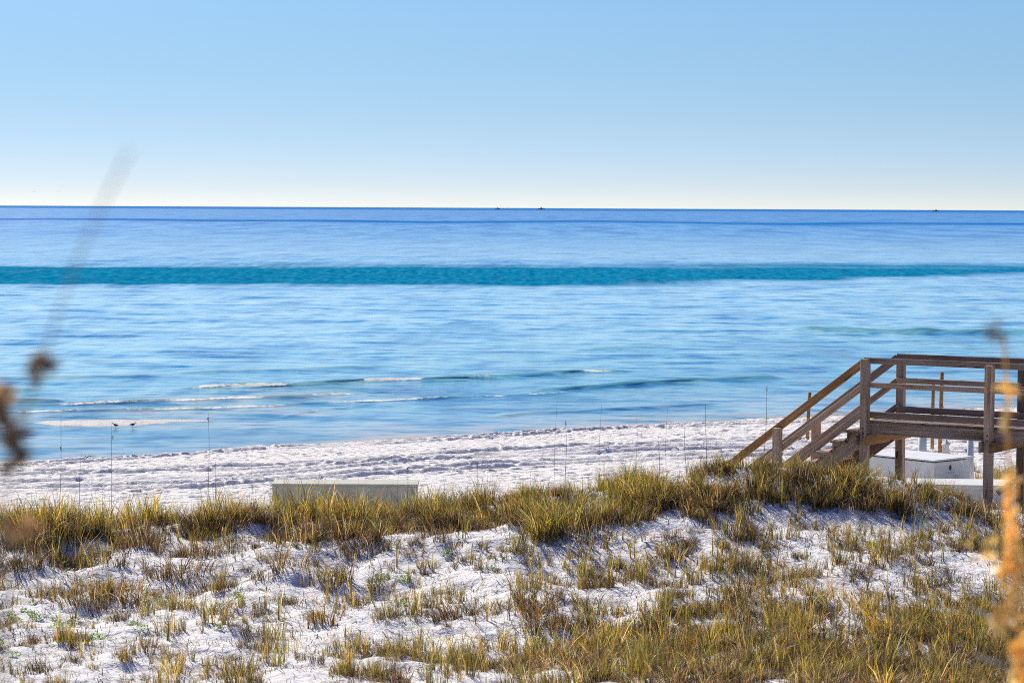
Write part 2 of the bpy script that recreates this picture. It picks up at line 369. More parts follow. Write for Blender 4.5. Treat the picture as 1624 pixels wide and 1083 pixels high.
for i in range(3): body[:, i] = np.interp(ds + 3 * n, stops, [c[i] for c in colr])
lft = (1 - sstep(-10, -2, x)) * sstep(0, 3, ds) * (1 - sstep(22, 30, ds)) * .75 * sstep(-.4, .2, fbm(x * .25, y, 2.2, 2, 19))
body = body * (1 - lft[:, None]) + np.array((.38, .43, .42)) * lft[:, None]
body = body * (1 - kk[:, None] * .8) + (np.array((.13, .42, .36)) + np.array((.16, .04, -.08)) * (1 - sstep(-14, 2, x))[:, None]) * (kk[:, None] * .8)
nn = fbm(x * .3, y, 22, 3, 8)
e0 = np.interp(x, [-80, 0, 12, 63, 120], [238, 241, 250, 300, 322]) + 5 * nn
e1 = np.interp(x, [-80, -40, 10, 70, 120], [318, 330, 334, 345, 350]) + 14 * nn
band = sstep(-9, 9, y - e0 - 7 * fbm(x, y * .3, 7, 2, 41)) * (1 - sstep(-22, 22, y - e1 - 9 * fbm(x, y * .3, 9, 2, 43)))
body = body * (1 - band[:, None]) + np.array((.0, .17, .31)) * band[:, None]
far = .95 * np.exp(-((y - 1280 - 120 * perlin(x / 90, x * 0)) / 110) ** 2) + .7 * sstep(4500, 5500, y) 
far = np.clip(far, 0, 1) * (band < .5)
body = body * (1 - far[:, None]) + np.array((.0, .12, .40)) * far[:, None]
ruffle = np.clip(band + far * .8 + .42 * sstep(360, 900, y) * (band < .3), 0, 1)
calm = (1 - sstep(0, 14, ds)) * .75 * (1 - sstep(-4, 6, x)) + .3 * (1 - sstep(5, 25, ds))
sea = new_mesh('sea', V, F, M_water, attrs={'body': body, 'foam': foam, 'ruffle': ruffle, 'wave': kk, 'calm': np.clip(calm, 0, 1)}); tag(sea, kind='structure')

# ------------------------------------------------------------------ timber parts
def place(o, parent, mw):
    if parent:
        o.parent = parent; o.matrix_local = parent.matrix_basis.inverted() @ mw
    else: o.matrix_basis = mw
def box_bm(bm, sx, sy, sz, c=(0, 0, 0), bev=.004):
    r = bmesh.ops.create_cube(bm, size=1); vs_ = r['verts']
    for v in vs_: v.co = Vector((v.co.x * sx + c[0], v.co.y * sy + c[1], v.co.z * sz + c[2]))
    if bev:
        es = list({e for v in vs_ for e in v.link_edges})
        bmesh.ops.bevel(bm, geom=es, offset=bev, segments=1, affect='EDGES')
def bm_obj(name, bm, mat, parent=None, mw=Matrix(), smooth=False):
    me = bpy.data.meshes.new(name); bmesh.ops.recalc_face_normals(bm, faces=bm.faces); bm.to_mesh(me); bm.free(); me.materials.append(mat)
    if smooth:
        for p in me.polygons: p.use_smooth = True
    o = bpy.data.objects.new(name, me); col.objects.link(o); place(o, parent, mw); return o
def beam(name, p0, p1, wd, ht, mat, parent, side=None, bev=.006):
    """a sawn timber from p0 to p1; its width lies along 'side', its height across both"""
    p0, p1 = Vector(p0), Vector(p1); ax = (p1 - p0); L = ax.length; ax.normalize()
    s = Vector(side) if side is not None else Vector((0, 0, 1)).cross(ax)
    if s.length < 1e-4: s = Vector((0, 1, 0))
    s = (s - ax * s.dot(ax)).normalized(); u = ax.cross(s)
    mw = Matrix((( ax.x, s.x, u.x, (p0.x + p1.x) / 2), (ax.y, s.y, u.y, (p0.y + p1.y) / 2), (ax.z, s.z, u.z, (p0.z + p1.z) / 2), (0, 0, 0, 1)))
    bm = bmesh.new(); box_bm(bm, L, wd, ht, bev=bev)
    return bm_obj(name, bm, mat, parent, mw)

# ------------------------------------------------------------------ boardwalk with stairs
YAW = R(33)
U = Vector((math.cos(YAW), -math.sin(YAW), 0)); W = Vector((math.sin(YAW), math.cos(YAW), 0))   # along, across (away)
P0 = at(1371.5, 667, 38.0); DZ = P0.z          # foot of the front corner post at deck level
def P(u, w_, z): return Vector((P0.x, P0.y, 0)) + U * u + W * w_ + Vector((0, 0, DZ + z))
walk = empty('boardwalk', (P0.x, P0.y, Hs(P0.x, P0.y)), label='weathered timber boardwalk with railings and stairs going down to the beach', cat='boardwalk')
PW = .125; WID = 1.42; LEN = 8.5
def post(u, w_, top, z_bot=None, name='post', mat=M_wood):
    a = P(u, w_, 0); zb = (Hs(a.x, a.y) - .3) - DZ if z_bot is None else z_bot
    return beam(name, P(u, w_, zb), P(u, w_, top), PW, PW, mat, walk, side=W)
postu = [0, 2.07, 4.14, 6.21, 8.28]
for i, u in enumerate(postu):
    post(u, 0, .955 if i else .97)
    post(u - .02, WID, .93)
    # cross beam pair under the deck, bolted to both posts
    beam('cross_beam', P(u + PW / 2 + .022, -.16, -.295), P(u + PW / 2 + .022, WID + .16, -.295), .04, .17, M_warm, walk, side=U)
    beam('cross_beam', P(u - PW / 2 - .022, -.16, -.295), P(u - PW / 2 - .022, WID + .16, -.295), .04, .17, M_wood, walk, side=U)
ri = PW / 2 + .022                               # rails sit on the inner side of the posts
for w_, nm in ((ri, 'front'), (WID - ri, 'back')):
    for z, h in ((.945, .095), (.56, .085), (.09, .105)):
        beam('rail', P(-.06, w_, z), P(LEN, w_, z), .038, h, M_wood, walk, side=W)
    beam('rim_joist', P(-.05, w_ - .0, -.127), P(LEN, w_, -.127), .04, .185, M_wood, walk, side=W)
# deck planks, one mesh
bm = bmesh.new(); u = -.04; k = 0
while u < LEN:
    z = random.uniform(-.003, .003); box_bm(bm, .135, WID - .10 + random.uniform(-.02, .02), .036, (u + .0675, WID / 2, -.018 + z), .003); u += .143; k += 1
mwd = Matrix(((U.x, W.x, 0, P0.x), (U.y, W.y, 0, P0.y), (0, 0, 1, DZ), (0, 0, 0, 1)))
bm_obj('deck_floor', bm, M_wood, walk, mwd)
beam('warning_strip', P(-.03, .12, .0035), P(-.03, WID - .12, .0035), .07, .005, M_yellow, walk, side=U, bev=0)
# far support with knee brace beyond the second bay
beam('brace', P(3.1, WID - .05, -.42), P(4.14, WID - .05, -1.15), .04, .09, M_wood, walk, side=W)
beam('brace', P(2.2, .06, -1.0), P(3.2, .06, -.30), .04, .09, M_wood, walk, side=W)
# stairs
SL = .745; RUN, RISE = .25, .186
NS = 8
for w_ in (.055, WID - .055):
    beam('stringer', P(-.02, w_, -.22), P(-.02 - NS * RUN, w_, -.22 - NS * RISE), .045, .24, M_wood, walk, side=W)
for i in range(NS):
    z = -RISE * (i + 1) + .01; u = -.05 - RUN * i
    beam('tread', P(u - RUN / 2 - .02, -.05, z), P(u - RUN / 2 - .02, WID + .05, z), RUN + .03, .036, M_wood, walk, side=U)
    beam('riser', P(u, .0, z + RISE / 2 + .004), P(u, WID, z + RISE / 2 + .004), .02, RISE - .05, M_wood, walk, side=U)
for w_, pw in ((ri, 0), (WID - ri, WID)):
    for z, h in ((.925, .125), (.55, .10), (.13, .10)):
        beam('stair_rail', P(-.05, w_, z), P(-2.75, w_, z - 2.7 * SL), .038, h, M_warm if (pw == 0 and z > .9) else M_wood, walk, side=W)
    post(-1.53, pw, .925 - 1.53 * SL + .02, name='stair_post'); post(-2.60, pw, .925 - 2.6 * SL - .05, name='stair_post')
# bolts
bm = bmesh.new()
for u in postu:
    for z in (-.12, -.2):
        bmesh.ops.create_cone(bm, cap_ends=True, segments=8, radius1=.012, radius2=.012, depth=.012,
                              matrix=Matrix.Translation(Vector((u, -PW / 2 - .005, z))) @ Matrix.Rotation(math.pi / 2, 4, 'X'))
bm_obj('bolts', bm, M_dark, walk, mwd)

# ------------------------------------------------------------------ white utility box, low platform, posts behind the deck
def oriented(px, py, D, yaw): 
    p = at(px, py, D); c, s = math.cos(yaw), math.sin(yaw); return p, Matrix(((c, -s, 0, p.x), (s, c, 0, p.y), (0, 0, 1, p.z), (0, 0, 0, 1)))
p, mw = oriented(1482, 731, 48.0, R(42))         # nearest top corner; +x runs right-away, +y left-away
bx = empty('storage_box', (p.x, p.y, p.z - .75), label='white storage box with a thin lid standing behind the boardwalk posts', cat='storage box')
bm = bmesh.new(); box_bm(bm, 1.16, 1.96, .72, (.60, 1.0, -.40), .008); body_o = bm_obj('body', bm, M_white, bx, mw)
bm = bmesh.new(); box_bm(bm, 1.24, 2.04, .03, (.60, 1.0, .003), .006); bm_obj('lid', bm, M_white, bx, mw)
bm = bmesh.new(); bmesh.ops.create_uvsphere(bm, u_segments=12, v_segments=8, radius=.05, matrix=mw.inverted().to_3x3().to_4x4() @ Matrix.Identity(4))
for v in bm.verts: v.co = Vector((v.co.x * .7 + .53, v.co.y * .35 + .012, v.co.z * 1.1 - .17))
bm_obj('latch', bm, M_dark, bx, mw, True)
def tube(bm, pts, rad, seg=6, radf=None):
    rings = []
    pts = [Vector(q) for q in pts]
    for i, q in enumerate(pts):
        t = (pts[min(i + 1, len(pts) - 1)] - pts[max(i - 1, 0)]).normalized()
        a = t.orthogonal().normalized() if i == 0 else (a - t * a.dot(t)).normalized()
        b = t.cross(a); r = radf(i / (len(pts) - 1)) if radf else rad
        rings.append([bm.verts.new(q + (a * math.cos(2 * math.pi * k / seg) + b * math.sin(2 * math.pi * k / seg)) * r) for k in range(seg)])
    for r0, r1 in zip(rings, rings[1:]):
        for k in range(seg): bm.faces.new((r0[k], r0[(k + 1) % seg], r1[(k + 1) % seg], r1[k]))
    bm.faces.new(rings[0][::-1]); bm.faces.new(rings[-1])
bm = bmesh.new(); tube(bm, [(.45, -.05, -.28), (.58, -.06, -.27), (.70, -.06, -.34), (.76, -.05, -.48), (.78, -.05, -.75)], .012)
bm_obj('hose', bm, M_white, bx, mw, True)

p, mw = oriented(1446, 768, 44.0, R(-4))
pl = empty('concrete_platform', (p.x, p.y, p.z - .5), label='long low white concrete platform between the boardwalk and the box', cat='platform')
bm = bmesh.new(); box_bm(bm, 4.5, 1.05, .09, (2.25, .525, -.045), .012); bm_obj('top_slab', bm, M_conc, pl, mw)
bm = bmesh.new(); box_bm(bm, 4.4, .95, .6, (2.25, .525, -.392), .008); bm_obj('base', bm, M_conc, pl, mw)

def white_post(px, pt, pb, D, r, label, cap, lean=0.0, seg=4):
    t = at(px, pt, D); gz = Hs(t.x, t.y); h = t.z - gz
    root = empty('white_post', (t.x, t.y, gz), label=label, cat='post')
    bm = bmesh.new(); sh = h - (.13 if cap else .02)
    if seg == 4: box_bm(bm, 2 * r, 2 * r, sh + .3, (0, 0, (sh - .3) / 2), .006)
    else: bmesh.ops.create_cone(bm, cap_ends=True, segments=seg, radius1=r, radius2=r * .97, depth=sh + .3, matrix=Matrix.Translation((0, 0, (sh - .3) / 2)))
    if lean: bmesh.ops.rotate(bm, verts=bm.verts, cent=(0, 0, 0), matrix=Matrix.Rotation(lean, 3, 'Y'))
    bm_obj('shaft', bm, M_white, root, Matrix.Translation((t.x, t.y, gz)) @ Matrix.Rotation(R(30), 4, 'Z'), seg != 4)
    bm = bmesh.new()
    if cap:
        box_bm(bm, 2.6 * r, 2.6 * r, .025, (0, 0, sh + .0125), .003)
        bmesh.ops.create_cone(bm, cap_ends=True, segments=4, radius1=r * 1.7, radius2=.004, depth=.105, matrix=Matrix.Translation((0, 0, sh + .078)) @ Matrix.Rotation(R(45), 4, 'Z'))
    else: bmesh.ops.create_cone(bm, cap_ends=True, segments=max(seg, 8), radius1=r * 1.06, radius2=r * .9, depth=.035, matrix=Matrix.Translation((lean * sh, 0, sh + .018)))
    bm_obj('cap', bm, M_white, root, Matrix.Translation((t.x, t.y, gz)) @ Matrix.Rotation(R(30), 4, 'Z'))
white_post(1500, 696, 740, 51.5, .055, 'short white post with a pointed cap just behind the white box', True)
white_post(1540.5, 690, 745, 49.5, .07, 'plain round white post at the right end of the white box', False, R(-1.5), 12)
white_post(1463, 680, 720, 52, .095, 'thick white round post behind the left part of the white box', False, 0, 16)

def pole(px, pt, D, r, label, lean=0, ropes=()):
    t = at(px, pt, D); gz = Hs(t.x, t.y); h = t.z - gz
    root = empty('wooden_pole', (t.x, t.y, gz), label=label, cat='pole')
    bm = bmesh.new(); tube(bm, [(0, 0, -.25), (lean * .5, 0, h * .5), (lean, 0, h)], r, 10)
    o = bm_obj('shaft', bm, M_warm, root, Matrix.Translation((t.x, t.y, gz)) , True)
    for zz in ropes:
        bm = bmesh.new(); pts = [(lean * zz / h + math.cos(a) * (r + .012), math.sin(a) * (r + .012), zz + .03 * math.sin(a + 1)) for a in np.linspace(0, 6.0, 14)]
        tube(bm, pts, .01, 6); bm_obj('rope', bm, M_conc, root, Matrix.Translation((t.x, t.y, gz)), True)
pole(1281, 622, 74, .055, 'thin wooden pole alone on the beach behind the stair rail', .06)
pole(1480, 604, 66, .05, 'shorter of two wooden poles beyond the boardwalk railing', .0)
pole(1492.5, 590, 64, .055, 'taller of two wooden poles beyond the boardwalk, with rope round it', .02, (1.05, 1.35))

# grey-green box behind the crest grass
p, mw = oriented(662, 768.5, 42.6, R(180 + .8))
gb = empty('beach_locker', (p.x, p.y, p.z - .8), label='long grey-green storage locker half hidden behind the crest grass', cat='locker')
bm = bmesh.new(); box_bm(bm, 2.56, .7, .85, (1.285, -.37, -.46), .01); bm_obj('body', bm, M_grey, gb, mw)
bm = bmesh.new(); box_bm(bm, 2.60, .76, .04, (1.285, -.37, -.012), .008); bm_obj('lid', bm, M_lid, gb, mw)
bm = bmesh.new()
for xx in (.04, 2.53): box_bm(bm, .07, .02, .8, (xx, .0, -.44), .003)
bm_obj('corner_trim', bm, M_lid, gb, mw)

# ------------------------------------------------------------------ grass prototypes
GOLD = [(.60, .50, .09), (.44, .45, .06), (.72, .58, .17), (.22, .27, .04), (.74, .46, .09)]
DRY = [(.13, .095, .06), (.26, .18, .10), (.07, .05, .035), (.62, .50, .34), (.30, .17, .08)]
TAN = [(.68, .53, .28), (.48, .30, .13), (.85, .74, .52), (.60, .33, .10), (.22, .15, .08)]
GREEN = [(.12, .17, .04), (.17, .21, .05), (.09, .13, .03), (.22, .24, .07)]
def tuft(r_, n, h, rad, wd, pal, spread_=.5, droop=.5, lean=0., pal2=None, p2=0., segs=3):
    """blades as tapered strips, gathered in a few loose shoots so the outline is uneven; returns V, F, C"""
    V, F, C = [], [], []; k = 0
    ns = max(2, int(n / 9)); SX = r_.normal(0, rad * .55, (ns, 2)); SL_ = r_.normal(0, .16, (ns, 2)); SH = r_.uniform(.5, 1.15, ns)
    for _ in range(n):
        q = r_.integers(0, ns)
        x0, y0 = SX[q] + r_.normal(0, rad * .13, 2)
        a = math.atan2(y0, x0) + r_.normal(0, .9); out = spread_ * r_.uniform(0, .8) ** 1.3
        hh = h * SH[q] * r_.uniform(.45, 1.1); dr = droop * r_.uniform(0, 1.3) ** 1.5
        w0 = wd * r_.uniform(.6, 1.4); fa = r_.uniform(0, math.pi); sx, sy = math.cos(fa) * w0 / 2, math.sin(fa) * w0 / 2
        pp = pal2 if (pal2 and r_.uniform() < p2) else pal
        c = np.array(pp[r_.integers(0, len(pp))]) * r_.choice([.32, .75, 1.05, 1.45], p=[.28, .22, .28, .22])
        dx, dy = math.cos(a), math.sin(a)
        for i in range(segs + 1):
            t = i / segs; o_ = hh * (out * t + dr * .6 * t * t); z = hh * (t - dr * .45 * t * t * t)
            wdt = 1 - .8 * t ** 1.5
            cx, cy = x0 + dx * o_ + (SL_[q, 0] + lean) * hh * t * t, y0 + dy * o_ + SL_[q, 1] * hh * t * t
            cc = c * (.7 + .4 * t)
            zz = z - (.03 if i == 0 else 0)
            V += [(cx - sx * wdt, cy - sy * wdt, zz), (cx + sx * wdt, cy + sy * wdt, zz)]; C += [cc, cc]
            if i: F.append((k + 2 * i - 2, k + 2 * i - 1, k + 2 * i + 1, k + 2 * i))
        k += 2 * (segs + 1)
    return np.array(V), np.array(F), np.array(C)
r_ = np.random.default_rng(21)
PROTO = {
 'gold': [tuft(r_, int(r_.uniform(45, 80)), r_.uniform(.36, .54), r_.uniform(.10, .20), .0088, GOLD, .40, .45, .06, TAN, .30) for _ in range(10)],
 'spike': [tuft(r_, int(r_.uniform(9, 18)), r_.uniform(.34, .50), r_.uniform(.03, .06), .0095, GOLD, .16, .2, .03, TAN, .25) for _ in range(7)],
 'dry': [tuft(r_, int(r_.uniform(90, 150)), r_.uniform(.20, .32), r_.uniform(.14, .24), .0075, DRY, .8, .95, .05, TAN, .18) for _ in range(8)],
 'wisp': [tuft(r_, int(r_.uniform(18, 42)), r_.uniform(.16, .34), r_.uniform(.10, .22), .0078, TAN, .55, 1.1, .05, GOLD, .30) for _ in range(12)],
}
def leafy(r_, n, rad, h):
    V, F, C = [], [], []; k = 0
    for _ in range(n):
        a = r_.uniform(0, 6.283); rr = rad * r_.uniform(0, 1) ** .6; z = h * (1 - (rr / rad) ** 2) * r_.uniform(.3, 1) + .01
        b = r_.uniform(0, 6.283); L = r_.uniform(.02, .035); tz = r_.uniform(-.2, .9)
        d = np.array((math.cos(b), math.sin(b), tz)) * L; s = np.array((-math.sin(b), math.cos(b), r_.uniform(-.4, .4))) * L * .36
        c0 = np.array((rr * math.cos(a), rr * math.sin(a), z))
        V += [c0, c0 + d * .5 + s, c0 + d, c0 + d * .5 - s]; F.append((k, k + 1, k + 2, k + 3)); k += 4
        C += [np.array(((.16, .36, .03), (.26, .48, .05), (.34, .52, .07), (.08, .20, .02))[r_.integers(0, 4)])] * 4
    return np.array(V), np.array(F), np.array(C)
PROTO['leafy'] = [leafy(r_, int(r_.uniform(70, 130)), r_.uniform(.07, .13), r_.uniform(.05, .09)) for _ in range(4)]

# ------------------------------------------------------------------ where the grass grows (measured on the photograph, planted on the ground)
def scatter(nmax, x0, x1, y0, y1, dens, seed):
    g = np.random.default_rng(seed); X = g.uniform(x0, x1, nmax); Y = g.uniform(y0, y1, nmax); Z = H(X, Y)
    px, py = proj(X, Y, Z); d = dens(X, Y, px, py); keep = g.uniform(0, 1, nmax) < d
    return X[keep], Y[keep], Z[keep], px[keep], py[keep], g
def band(px): return np.interp(px, [0, 250, 420, 560, 700, 850, 1000, 1150, 1300, 1400, 1500, 1624], [.9, .85, .6, .85, .9, 1, 1, .95, 1, .8, .85, .9])
def dens_crest(X, Y, px, py):
    d = Y - cresty(X); cl = fbm(X, Y, .7, 2, 60)
    lo = np.interp(px, [0, 300, 480, 700, 850, 1000, 1150, 1350, 1500], [-.9, -.6, -1.0, -1.1, -1.8, -2.1, -1.8, -1.2, -.7]) + .9 * fbm(X, Y * .3, 1.0, 2, 33)
    return .86 * band(px) * sstep(-.08, .38, cl + .10) * sstep(0, .35, d - lo) * (1 - sstep(1.6, 3.2, d))
def dens_open(X, Y, px, py):
    cl = fbm(X, Y, .9, 3, 90)
    base = np.interp(px, [0, 400, 560, 800, 1000, 1624], [.30, .34, .44, .48, .58, .64])
    low = sstep(900, 1060, py)
    rt = sstep(850, 1250, px) * sstep(925, 1000, py - .04 * (1300 - px))
    d = Y - cresty(X)
    return np.clip(base * (1 - .45 * (1 - sstep(350, 650, px)) * sstep(945, 985, py)) * sstep(-.35, .5, cl) * (.62 + .6 * low) + rt * .22, 0, 1) * (1 - sstep(-.9, -.3, d))
LIST = []   # (kind, proto index, x, y, z, rot, scale, px, py)
def plant(kinds, probs, res, smin, smax, scf=None):
    X, Y, Z, px, py, g = res
    for i in range(len(X)):
        k = kinds[g.choice(len(kinds), p=probs)]
        s = g.uniform(smin, smax) * (scf(k, px[i], py[i]) * float(np.clip(hvar(X[i], Y[i]), .45, 1.2)) if scf else 1)
        LIST.append((k, int(g.integers(0, len(PROTO[k]))), X[i], Y[i], Z[i], g.uniform(0, 6.28), s, px[i], py[i]))
def hvar(x, y): return .93 + .42 * float(fbm(np.array([x]), np.array([y]), 1.1, 2, 70)[0])
def dens_front(X, Y, px, py):
    d = Y - cresty(X) - .6 * fbm(X, Y * .3, 1.0, 2, 33)
    return sstep(-1.9, -1.2, d) * (1 - sstep(-.4, .3, d)) * sstep(-.05, .35, fbm(X, Y, .8, 2, 15)) * .8 * np.interp(px, [0, 300, 700, 1000, 1300, 1624], [.5, .8, .8, 1, 1, .5])
def csc(k, px, py): return float(np.interp(px, [0, 250, 420, 700, 1000, 1180, 1300, 1400, 1624], [1.05, 1.0, 1.12, 1.0, .80, .82, .76, .62, .62]))
plant(['gold', 'dry', 'wisp', 'spike'], [.34, .30, .24, .12], scatter(13000, -9, 10.5, 33.0, 38.6, dens_crest, 1), .8, 1.3, csc)
plant(['wisp', 'spike', 'dry', 'gold'], [.46, .18, .20, .16], scatter(15000, -7.5, 8.5, 25.5, 35, dens_open, 2), .32, .95)
plant(['dry', 'wisp', 'gold'], [.7, .2, .1], scatter(4200, -9, 9, 32.5, 36.5, dens_front, 5), .7, 1.25)
def dens_mid(X, Y, px, py):
    return sstep(780, 1150, px) * sstep(815, 860, py) * (1 - sstep(985, 1030, py)) * sstep(-.2, .4, fbm(X, Y, .6, 2, 101)) * .75
def dens_low(X, Y, px, py):
    return sstep(700, 1050, px) * sstep(955, 1020, py) * sstep(-.35, .3, fbm(X, Y, .8, 2, 111)) * .9
plant(['gold', 'wisp', 'spike', 'dry'], [.34, .40, .12, .14], scatter(2600, -1, 9.5, 27, 36, dens_mid, 6), .55, 1.0)
plant(['dry', 'wisp', 'gold'], [.44, .46, .10], scatter(2300, -2, 8.5, 25, 32, dens_low, 8), .8, 1.25)
# dark dry tussocks measured one by one
for px, py, D_, s in ((205, 965, 31.3, 1.5), (165, 950, 31.4, 1.1), (285, 905, 32.6, 1.3), (330, 925, 32.2, 1.1), (250, 900, 32.8, 1.1), (40, 905, 32.6, 1.2),
                      (175, 870, 33.7, 1.1), (525, 935, 31.9, 1.1), (600, 930, 31.9, 1.0), (560, 870, 33.8, 1.3), (450, 925, 32., 1.0), (480, 850, 34.2, 1.4), (730, 985, 30.2, 1.2),
                      (840, 985, 30.2, 1.3), (915, 870, 33.5, 1.2), (950, 885, 33.2, 1.1), (700, 845, 34.2, 1.2), (1290, 790, 35.0, 1.5), (1240, 800, 34.9, 1.4), (1330, 800, 34.8, 1.3), (1370, 800, 34.9, 1.1),
                      (1180, 805, 34.7, 1.3), (1120, 830, 34.2, 1.3), (960, 1010, 29.5, 1.2), (520, 1010, 29.9, 1.2), (340, 990, 30.4, .9), (1180, 980, 30.3, 1.3), (1290, 1040, 28.5, 1.4), (1520, 1050, 28.2, 1.4)):
    a = at(px, py, D_); LIST.append(('dry', random.randrange(8), a.x, a.y, Hs(a.x, a.y) - .02, random.uniform(0, 6), s * 1.2, px, py))
for px, py, D_ in ((352, 935, 32.), (590, 950, 31.5), (835, 850, 34.2), (1045, 850, 34.), (870, 860, 33.8), (1190, 870, 33.2), (1240, 830, 34.2), (965, 940, 31.6), (672, 905, 32.6), (1475, 880, 33.),
                   (440, 1000, 30.), (660, 1000, 30.2), (235, 985, 30.6), (1448, 900, 32.6), (1005, 895, 32.6), (1130, 900, 32.5), (265, 1050, 28.5), (560, 985, 30.6), (770, 1010, 29.8), (135, 840, 34.6), (505, 830, 34.7)):
    a = at(px, py, D_); LIST.append(('spike', random.randrange(7), a.x, a.y, Hs(a.x, a.y), random.uniform(0, 6), random.uniform(.95, 1.3), px, py))
for px, py in ((14, 978), (25, 985), (38, 970), (50, 975), (85, 985), (118, 985), (110, 995), (60, 982), (90, 997), (180, 978), (214, 994), (226, 998), (255, 955), (262, 958), (345, 998), (350, 965), (375, 945), (128, 1010),
               (150, 1012), (165, 1015), (380, 950), (600, 915), (640, 920), (612, 918), (710, 880), (780, 905), (530, 905), (640, 960), (335, 970), (300, 960), (0, 1020), (20, 1040), (52, 955)):
    D_ = 31.
    for _ in range(30):
        a = at(px, py, D_); dz = Hs(a.x, a.y) - a.z
        D_ += -dz * 3 if abs(dz) > .005 else 0
    LIST.append(('leafy', random.randrange(4), a.x, a.y, Hs(a.x, a.y), random.uniform(0, 6), random.uniform(.65, 1.1), px, py))

def merged(name, items, label, cat=None):
    Vs, Fs, Cs = [], [], []; o = 0
    for (k, pi, x, y, z, rot, s, px, py) in items:
        V, F, C = PROTO[k][pi]; c, q = math.cos(rot), math.sin(rot)
        Vs.append(np.stack([x + s * (V[:, 0] * c - V[:, 1] * q), y + s * (V[:, 0] * q + V[:, 1] * c), z + s * V[:, 2]], 1))
        Fs.append(F + o); Cs.append(C * random.uniform(.8, 1.2)); o += len(V)
    return tag(new_mesh(name, np.concatenate(Vs), np.concatenate(Fs), M_leaf, attrs={'tint': np.concatenate(Cs)}), label, cat, kind='stuff')
inview = [q for q in LIST if -40 < q[7] < 1664 and q[8] < 1130]
size = lambda q: q[6] * max(PROTO[q[0]][q[1]][0][:, 2]) / q[3]
NAMES = {'gold': ('grass_tuft', 'tuft of green-gold dune grass', 'grass tuft'), 'spike': ('grass_shoot', 'narrow upright shoot of yellow-green grass', 'grass shoot'),
         'dry': ('dry_tussock', 'dark brown tussock of dry grass', 'tussock'), 'wisp': ('dead_grass', 'wispy clump of tan dead grass', 'grass clump'),
         'leafy': ('beach_plant', 'small low bright green leafy beach plant', 'beach plant')}
def zone(px, py, X, Y):
    d = Y - cresty(np.array([X]))[0]
    if d > -.9:
        return ('on the dune crest at the far left', 'on the dune crest in front of the grey-green locker', 'on the dune crest between the locker and the stairs',
                'on the dune crest below the boardwalk')[0 if px < 425 else 1 if px < 680 else 2 if px < 1130 else 3]
    row = 'on the upper dune face' if py < 930 else 'on the lower dune face'
    return row + (', left third', ', middle third', ', right third')[0 if px < 541 else 1 if px < 1083 else 2]
protomesh = {}
rest = []
for kd, lim in (('gold', 290), ('spike', 290), ('dry', 290), ('wisp', 290), ('leafy', 60)):
    it = sorted([q for q in inview if q[0] == kd], key=size, reverse=True)
    rest += it[lim:]
    for (k, pi, x, y, z, rot, s, px, py) in it[:lim]:
        if (k, pi) not in protomesh:
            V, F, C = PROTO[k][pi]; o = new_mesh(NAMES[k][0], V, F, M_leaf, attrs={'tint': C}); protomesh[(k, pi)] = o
        else:
            o = protomesh[(k, pi)].copy(); col.objects.link(o)
        o.location = (x, y, z - .005); o.rotation_euler = (0, 0, rot); o.scale = (s,) * 3
        zn = zone(px, py, x, y); lb = NAMES[k][1] + ' ' + zn; tag(o, lb, NAMES[k][2], NAMES[k][1] + 's ' + zn, 'thing')
outv = [q for q in LIST if not (-40 < q[7] < 1664 and q[8] < 1130)]
merged('dune_grass', rest + outv, 'mixed green and brown dune grass filling in between the tufts', 'grass')

# dead twigs and blade litter lying on the sand
gl = np.random.default_rng(77); nl = 42000; X = gl.uniform(-8, 9.5, nl); Y = gl.uniform(25.5, 36.5, nl)
keep = gl.uniform(0, 1, nl) < .25 + .9 * sstep(-.1, .5, fbm(X, Y, .8, 2, 90)); X, Y = X[keep], Y[keep]; nl = len(X)
A = gl.uniform(0, math.pi, nl); L = gl.uniform(.02, .14, nl); Wd = gl.uniform(.004, .010, nl); Lf = gl.uniform(0, .05, nl)
X2, Y2 = X + np.cos(A) * L, Y + np.sin(A) * L; Z = H(X, Y) + .004; Z2 = H(X2, Y2) + .006 + Lf
sx_, sy_ = -np.sin(A) * Wd, np.cos(A) * Wd
V = np.stack([np.stack(q, 1) for q in ((X, Y, Z), (X + sx_, Y + sy_, Z), (X2 + sx_, Y2 + sy_, Z2), (X2, Y2, Z2))], 1).reshape(-1, 3)
C = np.repeat(np.array([(.10, .075, .05), (.18, .13, .09), (.06, .05, .04), (.30, .22, .13)])[gl.integers(0, 4, nl)], 4, 0)
tag(new_mesh('dune_litter', V, np.arange(4 * nl).reshape(-1, 4), M_leaf, attrs={'tint': C}), 'dead twigs and broken grass blades scattered over the dune sand', kind='stuff')

# grasses beyond the platform and around the box
g = np.random.default_rng(9); it = []
for _ in range(170):
    px = g.uniform(1515, 1700); D_ = g.uniform(45.6, 56); a = at(px, 740, D_)
    if g.uniform() < .35 + .6 * sstep(1540, 1600, px): it.append(('gold' if g.uniform() < .8 else 'spike', int(g.integers(0, 5)), a.x, a.y, Hs(a.x, a.y), g.uniform(0, 6), g.uniform(.6, 1.0), px, 740))
merged('back_grass', it, 'light green grass growing beyond the white platform at the right', 'grass')

